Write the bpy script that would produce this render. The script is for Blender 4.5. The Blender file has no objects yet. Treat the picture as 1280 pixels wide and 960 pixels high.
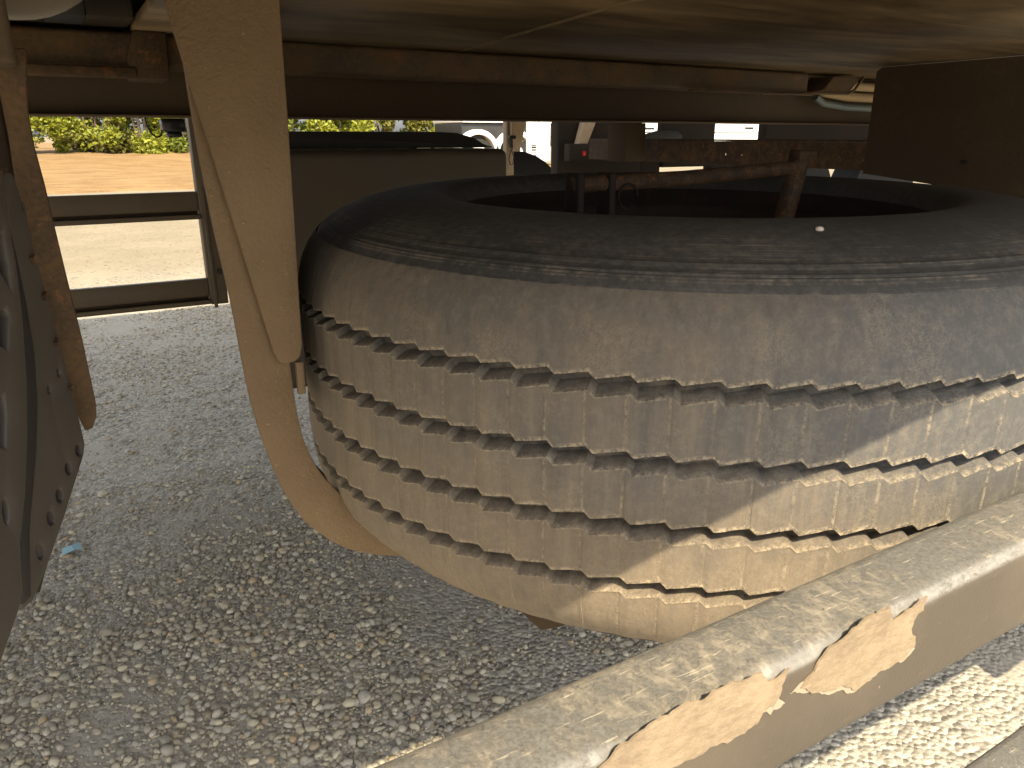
import bpy, bmesh, math, random
import numpy as np
from math import sin, cos, pi, radians, sqrt, atan, tan
from mathutils import Vector, Matrix, noise
random.seed(4); rng = np.random.default_rng(4)
S = bpy.context.scene
COL = S.collection

# ------------------------------------------------------------------ camera
PITCH, YAW, FPX, HC = radians(18.25), radians(30.505), 940.0, 1.1
cd = bpy.data.cameras.new('camera'); cam = bpy.data.objects.new('camera', cd); COL.objects.link(cam)
cam.location = (0, 0, HC)
cd.sensor_width = 36.0; cd.lens = FPX / 1280 * 36.0
cd.clip_start = 0.02; cd.clip_end = 2000
cam.rotation_euler = (pi/2 - PITCH, 0, -YAW)
S.camera = cam

# ------------------------------------------------------------------ sky, sun, exposure
SUN_AZ = radians(12); SUN_EL = atan(1.171 * cos(SUN_AZ))
w = bpy.data.worlds.new('World'); S.world = w; w.use_nodes = True
wn = w.node_tree.nodes; wl = w.node_tree.links
bg = wn['Background']; sk = wn.new('ShaderNodeTexSky'); sk.sky_type = 'NISHITA'; sk.sun_disc = False
sk.sun_elevation = SUN_EL; sk.sun_rotation = pi + SUN_AZ
sk.air_density = 1.0; sk.dust_density = 3.0; sk.ozone_density = 1.0
desat = wn.new('ShaderNodeHueSaturation'); desat.inputs['Saturation'].default_value = 0.22      # sky colour greyed towards neutral
wl.new(sk.outputs[0], desat.inputs['Color']); wl.new(desat.outputs[0], bg.inputs[0]); bg.inputs[1].default_value = 0.15
sd = bpy.data.lights.new('sun', 'SUN'); so = bpy.data.objects.new('sun', sd); COL.objects.link(so)
sd.energy = 4.4; sd.angle = radians(0.53); sd.color = (1.0, 0.85, 0.60)
so.rotation_euler = Vector((sin(SUN_AZ)*cos(SUN_EL), cos(SUN_AZ)*cos(SUN_EL), -sin(SUN_EL))).to_track_quat('-Z', 'Y').to_euler()
S.view_settings.view_transform = 'Standard'; S.view_settings.look = 'None'
S.view_settings.exposure = 1.22; S.view_settings.gamma = 1.0
S.cycles.max_bounces = 10; S.cycles.diffuse_bounces = 8

# ------------------------------------------------------------------ helpers
def ray(px, py):
    h = Vector((sin(YAW), cos(YAW), 0)); u = Vector((0, 0, 1)); r = Vector((cos(YAW), -sin(YAW), 0))
    fw = h*cos(PITCH) - u*sin(PITCH); up = u*cos(PITCH) + h*sin(PITCH)
    return fw + r*((px-640)/FPX) + up*((480-py)/FPX)
def at(px, py, X=None, Y=None, Z=None):
    d = ray(px, py); c = Vector((0, 0, HC))
    if X is not None: t = (X - c.x)/d.x
    elif Y is not None: t = (Y - c.y)/d.y
    else: t = (Z - c.z)/d.z
    return c + d*t

def link(name, me, mat, parent=None, smooth=False, angle=None):
    o = bpy.data.objects.new(name, me); COL.objects.link(o)
    if mat is not None: me.materials.append(mat)
    if smooth: me.shade_smooth()
    if angle: me.set_sharp_from_angle(angle=angle)
    if parent is not None: o.parent = parent
    return o
def obj(name, bm, mat, parent=None, smooth=False, angle=None):
    me = bpy.data.meshes.new(name); bm.normal_update(); bm.to_mesh(me); bm.free()
    return link(name, me, mat, parent, smooth, angle)
def thing(name, label, cat, loc=(0, 0, 0), group=None):
    o = bpy.data.objects.new(name, None); COL.objects.link(o); o.location = loc
    o.empty_display_size = .1
    o['label'] = label; o['category'] = cat
    if group: o['group'] = group
    bpy.context.view_layer.update()
    return o
def sub(name, parent, loc=(0, 0, 0)):
    o = bpy.data.objects.new(name, None); COL.objects.link(o); o.parent = parent; o.location = loc; o.empty_display_size = .1
    return o
def tag(o, label, cat, group=None):
    o['label'] = label; o['category'] = cat
    if group: o['group'] = group
    return o
def box(bm, a, b, bev=0.0, seg=2):
    vs = [bm.verts.new((x, y, z)) for x in (a[0], b[0]) for y in (a[1], b[1]) for z in (a[2], b[2])]
    F = [(0,1,3,2),(4,6,7,5),(0,4,5,1),(2,3,7,6),(0,2,6,4),(1,5,7,3)]
    fs = [bm.faces.new([vs[i] for i in f]) for f in F]
    bmesh.ops.recalc_face_normals(bm, faces=fs)
    if bev:
        es = list({e for f in fs for e in f.edges})
        bmesh.ops.bevel(bm, geom=es, offset=bev, segments=seg, affect='EDGES', profile=.5)
    return vs
def boxo(name, a, b, mat, parent=None, bev=0.003, seg=2):
    bm = bmesh.new(); box(bm, a, b, bev, seg)
    return obj(name, bm, mat, parent, smooth=bool(bev), angle=radians(50))
def tube(bm, pts, r, n=10, cap=True):
    pts = [Vector(p) for p in pts]; rings = []
    rr = r if isinstance(r, (list, tuple)) else [r]*len(pts)
    ref = None
    for i, p in enumerate(pts):
        t = (pts[min(i+1, len(pts)-1)] - pts[max(i-1, 0)]).normalized()
        if ref is None: ref = t.orthogonal().normalized()
        e1 = (ref - t*ref.dot(t)).normalized(); ref = e1; e2 = t.cross(e1)
        rings.append([bm.verts.new(p + (e1*cos(2*pi*k/n) + e2*sin(2*pi*k/n))*rr[i]) for k in range(n)])
    for a, b in zip(rings, rings[1:]):
        for k in range(n): bm.faces.new((a[k], a[(k+1) % n], b[(k+1) % n], b[k]))
    if cap:
        bm.faces.new(rings[0][::-1]); bm.faces.new(rings[-1])
def tubeo(name, pts, r, mat, parent=None, n=10):
    bm = bmesh.new(); tube(bm, pts, r, n)
    return obj(name, bm, mat, parent, smooth=True, angle=radians(60))
def plate(name, outer, holes, O, ux, uy, thick, mat, parent=None, bev=0.0, smooth=False):
    """outline (2-D) with holes, extruded by `thick` along -(ux x uy)"""
    O, ux, uy = Vector(O), Vector(ux).normalized(), Vector(uy).normalized(); n = ux.cross(uy)
    bm = bmesh.new(); edges = []
    for loop in [outer] + list(holes):
        vs = [bm.verts.new(O + ux*p[0] + uy*p[1]) for p in loop]
        edges += [bm.edges.new((vs[i], vs[(i+1) % len(vs)])) for i in range(len(vs))]
    bmesh.ops.triangle_fill(bm, use_beauty=True, use_dissolve=False, edges=edges)
    for f in bm.faces:
        f.normal_update()
        if f.normal.dot(n) < 0: f.normal_flip()
    r = bmesh.ops.extrude_face_region(bm, geom=list(bm.faces))
    ext = [v for v in r['geom'] if isinstance(v, bmesh.types.BMVert)]
    bmesh.ops.translate(bm, verts=ext, vec=-n*thick)
    bmesh.ops.recalc_face_normals(bm, faces=bm.faces)
    if bev:
        es = [e for e in bm.edges if len(e.link_faces) == 2 and e.calc_face_angle() > radians(50)]
        bmesh.ops.bevel(bm, geom=es, offset=bev, segments=2, affect='EDGES', profile=.5)
    return obj(name, bm, mat, parent, smooth=bool(bev) or smooth, angle=radians(35))
def circ(cx, cy, r, n=12, sx=1.0):
    return [(cx + r*sx*cos(2*pi*k/n), cy + r*sin(2*pi*k/n)) for k in range(n)]
def cyl(bm, p, q, r, n=12): tube(bm, [p, q], r, n)

# ------------------------------------------------------------------ materials
class NT:
    def __init__(s, name):
        m = bpy.data.materials.new(name); m.use_nodes = True; s.m = m; s.t = m.node_tree
        s.n = s.t.nodes; s.b = s.n['Principled BSDF']; s.tc = s.n.new('ShaderNodeTexCoord')
    def new(s, k, **kw):
        nd = s.n.new(k)
        for a, v in kw.items(): setattr(nd, a, v)
        return nd
    def lk(s, a, b): s.t.links.new(a, b)
    def noise(s, scale, detail=4, rough=.6, vec=None, dist=0.0):
        nd = s.new('ShaderNodeTexNoise'); nd.inputs['Scale'].default_value = scale; nd.inputs['Detail'].default_value = detail
        nd.inputs['Roughness'].default_value = rough; nd.inputs['Distortion'].default_value = dist
        s.lk(vec if vec is not None else s.tc.outputs['Object'], nd.inputs['Vector']); return nd.outputs['Fac']
    def map(s, scale, rot=(0, 0, 0)):
        nd = s.new('ShaderNodeMapping'); nd.inputs['Scale'].default_value = scale; nd.inputs['Rotation'].default_value = rot
        s.lk(s.tc.outputs['Object'], nd.inputs['Vector']); return nd.outputs['Vector']
    def ramp(s, fac, lo, hi, smooth=True):
        nd = s.new('ShaderNodeMapRange'); nd.interpolation_type = 'SMOOTHSTEP' if smooth else 'LINEAR'
        nd.inputs['From Min'].default_value = lo; nd.inputs['From Max'].default_value = hi
        s.lk(fac, nd.inputs['Value']); return nd.outputs['Result']
    def math(s, op, a, b=None):
        nd = s.new('ShaderNodeMath', operation=op)
        for i, v in enumerate((a, b)):
            if v is None: continue
            if isinstance(v, (int, float)): nd.inputs[i].default_value = v
            else: s.lk(v, nd.inputs[i])
        return nd.outputs[0]
    def mix(s, fac, a, b):
        nd = s.new('ShaderNodeMix', data_type='RGBA')
        if isinstance(fac, (int, float)): nd.inputs[0].default_value = fac
        else: s.lk(fac, nd.inputs[0])
        for i, v in ((6, a), (7, b)):
            if isinstance(v, tuple): nd.inputs[i].default_value = (*v, 1)
            else: s.lk(v, nd.inputs[i])
        return nd.outputs[2]
    def bump(s, h, strength=.3, dist=.002, prev=None):
        nd = s.new('ShaderNodeBump'); nd.inputs['Strength'].default_value = strength; nd.inputs['Distance'].default_value = dist
        s.lk(h, nd.inputs['Height'])
        if prev is not None: s.lk(prev, nd.inputs['Normal'])
        return nd.outputs[0]
    def up(s):
        g = s.new('ShaderNodeNewGeometry'); x = s.new('ShaderNodeSeparateXYZ'); s.lk(g.outputs['Normal'], x.inputs[0]); return x.outputs['Z']
    def attr(s, name):
        a = s.new('ShaderNodeAttribute', attribute_name=name); return a
    def out(s, col, rough=.7, nrm=None, metal=0.0, spec=.4):
        if isinstance(col, tuple): s.b.inputs['Base Color'].default_value = (*col, 1)
        else: s.lk(col, s.b.inputs['Base Color'])
        if isinstance(rough, (int, float)): s.b.inputs['Roughness'].default_value = rough
        else: s.lk(rough, s.b.inputs['Roughness'])
        s.b.inputs['Metallic'].default_value = metal; s.b.inputs['Specular IOR Level'].default_value = spec
        if nrm is not None: s.lk(nrm, s.b.inputs['Normal'])
        return s.m

def dusty(name, paint, dust, amt=.5, rough=.6, coarse=6, fine=160, bump=.25, updust=0.0, rust=None, bd=.0012):
    k = NT(name)
    n1 = k.noise(coarse, 6, .65); n2 = k.noise(fine, 3, .7)
    m = k.math('ADD', k.math('MULTIPLY', n1, .7), k.math('MULTIPLY', n2, .45))
    f = k.ramp(m, .72 - amt*.5, 1.0 - amt*.5)
    if updust:
        f = k.math('MAXIMUM', f, k.math('MULTIPLY', k.ramp(k.up(), .2, .9), updust))
    c = k.mix(f, paint, dust)
    if rust: c = k.mix(k.ramp(k.noise(coarse*2.3, 6, .75), .56, .66), c, rust)
    r = k.ramp(f, 0, 1); rr = k.math('ADD', k.math('MULTIPLY', r, .9-rough), rough)
    return k.out(c, rr, k.bump(n2, bump, bd))

DUST = (.30, .205, .115)
M_coat = None
def coat():
    k = NT('rough_brown_coat')
    g = k.noise(260, 3, .65); g2 = k.noise(125, 3, .6); big = k.noise(5, 5, .6)
    sp = k.ramp(k.noise(260, 1, .5), .73, .78)
    c = k.mix(k.ramp(big, .3, .7), (.142, .095, .050), (.195, .134, .075))
    c = k.mix(k.math('MULTIPLY', k.ramp(g, .35, .62), .45), c, (.17, .105, .05))
    c = k.mix(k.math('MULTIPLY', sp, .45), c, (.45, .33, .20))
    h = k.math('ADD', g2, k.math('MULTIPLY', g, .8))
    return k.out(c, .75, k.bump(h, .7, .0026))
M_coat = coat()
M_chassis = dusty('brown_chassis_paint', (.07, .043, .022), (.14, .09, .045), .5, .55, 5, 220, .25)
M_web = dusty('dark_brown_paint', (.032, .018, .006), (.060, .036, .014), .45, .75, 4, 200, .2)
M_lip = dusty('dusty_brown_paint', (.045, .026, .011), (.11, .068, .031), .55, .6, 9, 180, .4, rust=(.13, .06, .025))
M_guard = dusty('far_guard_paint', (.085, .062, .038), (.13, .095, .055), .4, .5, 5, 150, .15)
M_panel = dusty('black_brown_panel', (.055, .036, .019), (.082, .054, .029), .4, .85, 5, 130, .5, bd=.002)
M_box = dusty('grey_brown_box', (.033, .026, .018), (.055, .043, .028), .5, .6, 5, 160, .2)
M_black = dusty('black_plastic', (.012, .011, .01), (.05, .04, .03), .25, .5, 8, 120, .2, updust=.1)
M_legplate = dusty('grey_brown_cast', (.058, .050, .042), (.088, .073, .057), .35, .5, 5, 220, .08)
M_rubber = dusty('black_rubber', (.016, .015, .014), (.06, .05, .04), .25, .6, 12, 200, .2)
M_rustbar = dusty('rusty_brown_bar', (.042, .024, .010), (.095, .056, .024), .5, .75, 18, 240, .6, rust=(.14, .06, .02))
M_rust = dusty('rusty_steel', (.035, .02, .01), (.12, .07, .033), .45, .75, 30, 260, .7, rust=(.17, .055, .015))
M_rim = dusty('dark_rusty_rim', (.012, .008, .006), (.03, .018, .011), .4, .8, 20, 200, .4, rust=(.045, .013, .006))
M_tank = dusty('pale_tank_paint', (.14, .11, .072), (.17, .13, .08), .4, .4, 6, 90, .06)
M_hose = dusty('grey_hose', (.10, .13, .14), (.2, .19, .16), .3, .45, 20, 150, .1)
M_beigehose = dusty('beige_hose', (.30, .22, .12), (.38, .28, .16), .5, .6, 20, 150, .1)
M_white = dusty('white_vehicle_paint', (.75, .75, .73), (.65, .62, .55), .3, .35, 3, 60, .02)
M_grille = dusty('vehicle_dark', (.02, .02, .02), (.05, .045, .04), .3, .5, 6, 60, .1)
M_strut = dusty('dusty_pink_strut', (.40, .30, .20), (.52, .41, .28), .5, .7, 9, 120, .2)
M_lampblack = dusty('gloss_black', (.01, .01, .01), (.03, .03, .03), .2, .3, 20, 100, .05)
M_ltrail = dusty('other_trailer_paint', (.016, .0095, .005), (.030, .019, .010), .45, .8, 3, 60, .2)

def floor_mat():
    k = NT('underside_sheet')
    v = k.map((1.2, 5, 1), (0, 0, radians(16)))
    st = k.noise(2.6, 6, .62, v, .6); fi = k.noise(180, 3, .7); big = k.noise(1.7, 3, .5)
    f = k.ramp(k.math('ADD', k.math('MULTIPLY', st, .7), k.math('MULTIPLY', big, .35)), .38, .72)
    c = k.mix(f, (.070, .048, .026), (.225, .158, .085))
    scr = k.ramp(k.noise(9, 6, .7, k.map((1, 9, 1), (0, 0, radians(20)))), .60, .72)
    c = k.mix(k.math('MULTIPLY', scr, .3), c, (.30, .215, .12))
    return k.out(c, k.math('ADD', k.math('MULTIPLY', fi, .15), .36), k.bump(fi, .12, .0008))
M_floor = floor_mat()

def rail_mat():
    k = NT('worn_rail_paint')
    up = k.ramp(k.up(), .30, .80)
    big = k.noise(7, 5, .6, k.map((1, 1, 1)))
    fl = k.noise(62, 10, .80, k.map((1.5, 1.0, 1.0), (0, 0, radians(38))), .15)
    fl2 = k.noise(120, 7, .8, k.map((1, 3.2, 2.2), (0, 0, radians(-42))), .2)
    fine = k.noise(420, 3, .7)
    # upper side: bare weathered grey with cream dust scuffs
    s = k.math('ADD', k.math('MULTIPLY', big, .55), k.math('MULTIPLY', fl, .85))
    scuff = k.math('MAXIMUM', k.ramp(s, .66, .82), k.math('MULTIPLY', k.ramp(k.math('ADD', fl2, k.math('MULTIPLY', big, .5)), .84, .92), .8))
    topc = k.mix(k.ramp(fine, .3, .7), (.092, .089, .081), (.15, .143, .127))
    topc = k.mix(k.math('MULTIPLY', scuff, .36), topc, (.37, .315, .23))
    for ang in (34, -41, 12):
        sc = k.ramp(k.noise(1.0, 3, .6, k.map((38, 420, 60), (0, 0, radians(ang)))), .66, .72)
        topc = k.mix(k.math('MULTIPLY', sc, .7), topc, (.43, .375, .28))
    topc = k.mix(k.ramp(k.noise(160, 4, .8), .60, .70), topc, (.075, .07, .06))
    # face: brown paint, film of dust, a few scratches
    scr = k.ramp(k.noise(70, 9, .82, k.map((.5, 2, 2), (0, radians(35), 0)), .4), .57, .70)
    fc = k.mix(k.ramp(k.noise(6, 4, .6), .35, .65), (.062, .050, .037), (.088, .071, .051))
    fc = k.mix(k.math('MULTIPLY', scr, .40), fc, (.22, .17, .11))
    fc = k.mix(k.ramp(k.noise(250, 2, .5), .74, .80), fc, (.30, .24, .16))
    worn_glint = k.math('MULTIPLY', k.math('MULTIPLY', k.ramp(k.up(), .30, .62), k.ramp(k.up(), .97, .80)), k.ramp(k.math('ADD', fl2, k.math('MULTIPLY', big, .6)), .62, .82))  # pale rounded edge: wear, with the edge highlight painted in
    c = k.mix(up, fc, topc); c = k.mix(k.math('MULTIPLY', worn_glint, .6), c, (.26, .255, .24))
    h = k.math('ADD', k.math('MULTIPLY', scuff, up), k.math('MULTIPLY', fine, .35))
    return k.out(c, .55, k.bump(h, .6, .0012))
M_rail = rail_mat()
def mud_mat():
    k = NT('dried_mud')
    v = k.map((1.2, 2, 3), (0, radians(-25), 0)); n = k.noise(95, 9, .82, v, .3); f = k.noise(300, 3, .7); big = k.noise(14, 4, .6)
    c = k.mix(k.ramp(k.math('ADD', k.math('MULTIPLY', n, .6), k.math('MULTIPLY', big, .4)), .38, .62), (.17, .126, .080), (.28, .215, .14))
    return k.out(c, .95, k.bump(k.math('ADD', n, k.math('MULTIPLY', f, .4)), .6, .0015))
M_mud = mud_mat()
M_mudedge = dusty('pale_mud_edge', (.25, .21, .15), (.32, .27, .19), .4, .9, 40, 300, .3)

def tyre_mat(side=False):
    k = NT('dusty_sidewall_rubber' if side else 'dusty_tread_rubber')
    sp = k.new('ShaderNodeSeparateXYZ'); k.lk(k.tc.outputs['Object'], sp.inputs[0])
    big = k.noise(4.5, 5, .6); mid = k.noise(26, 6, .7, None, .5); fine = k.noise(430, 3, .75); med = k.noise(110, 5, .7)
    if side:
        f = k.math('ADD', k.math('MULTIPLY', big, .4), k.math('MULTIPLY', med, .5))
        f = k.ramp(f, .38, .72)
        c = k.mix(k.math('MULTIPLY', f, .6), (.046, .044, .042), (.165, .147, .122))
        # broken rings of dust caught on the moulded circles
        r2 = k.math('SQRT', k.math('ADD', k.math('MULTIPLY', sp.outputs[0], sp.outputs[0]), k.math('MULTIPLY', sp.outputs[1], sp.outputs[1])))
        cx = k.new('ShaderNodeCombineXYZ'); k.lk(k.math('MULTIPLY', r2, 330.0), cx.inputs[0]); k.lk(k.math('MULTIPLY', big, 1.5), cx.inputs[1])
        wv = k.noise(1.0, 3, .8, cx.outputs[0])
        ring = k.math('MULTIPLY', k.math('MULTIPLY', k.ramp(wv, .50, .62), k.ramp(r2, .405, .445)), k.ramp(k.math('ADD', k.math('MULTIPLY', k.noise(9, 5, .7), .7), k.math('MULTIPLY', med, .4)), .48, .68))
        c = k.mix(k.math('MULTIPLY', ring, .62), c, (.26, .22, .165))
        h = k.math('ADD', fine, k.math('MULTIPLY', med, .8))
        return k.out(c, .72, k.bump(h, .35, .0012))
    edge = k.attr('edge').outputs['Fac']; sipe = k.attr('sipe').outputs['Fac']
    low_bounce = k.math('ADD', k.math('MULTIPLY', k.ramp(sp.outputs[2], .13, -.13), .60), k.math('MULTIPLY', k.ramp(sp.outputs[0], .05, -.55), .75))  # dustier low down; the browner left paints in the ground's bounce light
    strk = k.noise(1.0, 5, .7, k.map((75, 75, 9)))
    f = k.math('ADD', k.math('MULTIPLY', big, .3), k.math('ADD', k.math('MULTIPLY', k.math('ADD', mid, fine), .12), k.math('MULTIPLY', low_bounce, .30)))
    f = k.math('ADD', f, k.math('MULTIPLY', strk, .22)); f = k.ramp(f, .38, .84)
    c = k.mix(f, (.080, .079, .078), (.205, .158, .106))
    c = k.mix(k.math('MULTIPLY', k.ramp(strk, .50, .72), .16), c, (.27, .215, .145))
    c = k.mix(k.math('MULTIPLY', k.ramp(strk, .46, .30), .25), c, (.07, .058, .046))
    c = k.mix(k.math('MULTIPLY', k.ramp(k.math('ADD', med, k.math('MULTIPLY', fine, .5)), .68, .95), .16), c, (.31, .27, .21))
    c = k.mix(k.math('MULTIPLY', k.ramp(fine, .5, .62), .3), c, (.10, .085, .065))
    # thin crooked dust threads and pale crumbs along lips and sipes
    th = k.math('MULTIPLY', k.ramp(k.math('ABSOLUTE', k.math('SUBTRACT', k.noise(150, 5, .75, None, .4), .5)), .030, .004), k.ramp(k.noise(18, 4, .6), .45, .65))
    c = k.mix(k.math('MULTIPLY', th, .18), c, (.47, .39, .27))
    crumb = k.math('MULTIPLY', k.math('MAXIMUM', k.math('MULTIPLY', edge, .9), sipe), k.ramp(k.noise(210, 5, .8), .40, .60))
    c = k.mix(k.math('MULTIPLY', crumb, .8), c, (.50, .41, .28))
    groove_shade = k.attr('inner').outputs['Fac']
    c = k.mix(k.math('MULTIPLY', groove_shade, k.ramp(k.noise(60, 4, .7), .30, .75)), c, (.035, .031, .026))  # shade inside the tread grooves put into the colour
    h = k.math('ADD', k.math('MULTIPLY', fine, .6), k.math('ADD', k.math('ADD', k.math('MULTIPLY', med, .9), k.math('MULTIPLY', strk, .9)), k.math('MULTIPLY', crumb, 2.0)))
    return k.out(c, .85, k.bump(h, .5, .0014))
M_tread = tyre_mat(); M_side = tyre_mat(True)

def ground_mat(stone=False):
    k = NT('gravel_stone' if stone else 'gravel_ground')
    if stone:
        a = k.attr('tone').outputs['Color']; n = k.noise(90, 4, .6)
        c = k.mix(k.math('MULTIPLY', n, .4), a, (.41, .375, .31))
        return k.out(c, .85, k.bump(k.noise(300, 2, .6), .2, .001))
    pos = k.tc.outputs['Object']
    vo = k.new('ShaderNodeTexVoronoi'); vo.inputs['Scale'].default_value = 85; k.lk(pos, vo.inputs['Vector'])
    v2 = k.new('ShaderNodeTexVoronoi'); v2.inputs['Scale'].default_value = 34; k.lk(pos, v2.inputs['Vector'])
    sx = k.new('ShaderNodeSeparateXYZ'); k.lk(vo.outputs['Color'], sx.inputs[0])
    big = k.noise(1.3, 5, .6); fine = k.noise(350, 3, .7)
    c = k.mix(sx.outputs[0], (.205, .19, .162), (.46, .425, .345))
    packed = k.ramp(k.math('ADD', big, k.math('MULTIPLY', k.noise(14, 4, .7), .35)), .60, .80)
    c = k.mix(packed, c, k.mix(fine, (.28, .258, .215), (.42, .39, .325)))
    c = k.mix(k.ramp(k.noise(2.6, 3, .6), .63, .75), c, (.16, .135, .105))
    v3 = k.new('ShaderNodeTexVoronoi'); v3.inputs['Scale'].default_value = 17; k.lk(pos, v3.inputs['Vector'])
    sy = k.new('ShaderNodeSeparateXYZ'); k.lk(pos, sy.inputs[0])
    far = k.ramp(sy.outputs['Y'], 4.0, 7.0)
    c = k.mix(k.math('MULTIPLY', k.ramp(sy.outputs['Y'], 5.0, 8.0), .85), c, k.mix(k.noise(3, 6, .75), (.155, .125, .075), (.26, .215, .14)))
    c = k.mix(k.math('MULTIPLY', far, k.math('MULTIPLY', k.ramp(v3.outputs['Distance'], .36, .20), k.ramp(k.noise(6, 5, .8), .46, .60))), c, (.10, .075, .045))
    h = k.math('SUBTRACT', 1.0, k.math('ADD', k.math('MULTIPLY', vo.outputs['Distance'], 1.1), k.math('MULTIPLY', v2.outputs['Distance'], .5)))
    hh = k.math('ADD', k.math('MULTIPLY', h, k.math('SUBTRACT', 1.0, k.math('MULTIPLY', packed, .75))), k.math('MULTIPLY', fine, .15))
    return k.out(c, .95, k.bump(hh, .8, .010))
M_ground = ground_mat(); M_stone = ground_mat(True)
def bank_mat():
    k = NT('sandy_bank')
    n = k.noise(1.6, 7, .7, k.map((.6, 2.0, 1))); f = k.noise(12, 5, .8)
    c = k.mix(k.ramp(n, .35, .65), (.17, .095, .034), (.26, .168, .073))
    c = k.mix(k.ramp(f, .55, .7), c, (.34, .245, .125))
    return k.out(c, .95, k.bump(f, .6, .05))
M_bank = bank_mat()
def leaf_mat(i, a, b):
    k = NT('leaf_green'); n = k.noise(7, 3, .6); c = k.mix(k.ramp(n, .35, .65), a, b)
    k.out(c, .55); k.b.inputs['Subsurface Weight'].default_value = 0
    tr = k.new('ShaderNodeBsdfTranslucent'); k.lk(c, tr.inputs[0]); mx = k.new('ShaderNodeMixShader'); mx.inputs[0].default_value = .35
    k.lk(k.b.outputs[0], mx.inputs[1]); k.lk(tr.outputs[0], mx.inputs[2]); k.lk(mx.outputs[0], k.n['Material Output'].inputs[0])
    return k.m
M_leaf = [leaf_mat(0, (.17, .20, .02), (.30, .31, .035)), leaf_mat(1, (.12, .16, .022), (.22, .25, .04)), leaf_mat(2, (.17, .175, .04), (.25, .245, .07))]
M_bark = dusty('bark', (.09, .065, .045), (.15, .115, .08), .5, .9, 8, 60, .5)
M_glass = NT('dark_glass').out((.02, .025, .03), .1)
M_lab = NT('black_print').out((.02, .02, .02), .6)
M_red = NT('red_reflection').out((.5, .02, .015), .25)
M_blue = NT('blue_plastic').out((.24, .40, .46), .4)

# ------------------------------------------------------------------ ground
def make_ground():
    xs = np.concatenate([[-600, -150, -40, -12, -5], np.linspace(-2, 3, 90), [5, 8, 14, 30, 80, 250, 700]])
    ys = np.concatenate([[-300, -60, -12, -4, -1], np.linspace(0, 7, 120), [8, 10, 13, 17, 22, 40, 100, 300, 900]])
    me = bpy.data.meshes.new('gravel_ground'); V = []; F = []
    for y in ys:
        for x in xs:
            z = .010*noise.noise((x*1.7, y*1.7, 0)) + .005*noise.noise((x*6, y*6, 3)) if (-3 < x < 4 and -1.5 < y < 7.5) else 0.0
            V.append((x, y, z))
    n = len(xs)
    for j in range(len(ys)-1):
        for i in range(n-1): F.append((j*n+i, j*n+i+1, (j+1)*n+i+1, (j+1)*n+i))
    me.from_pydata(V, [], F)
    o = link('gravel_ground', me, M_ground, smooth=True); o['kind'] = 'structure'
make_ground()

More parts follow.
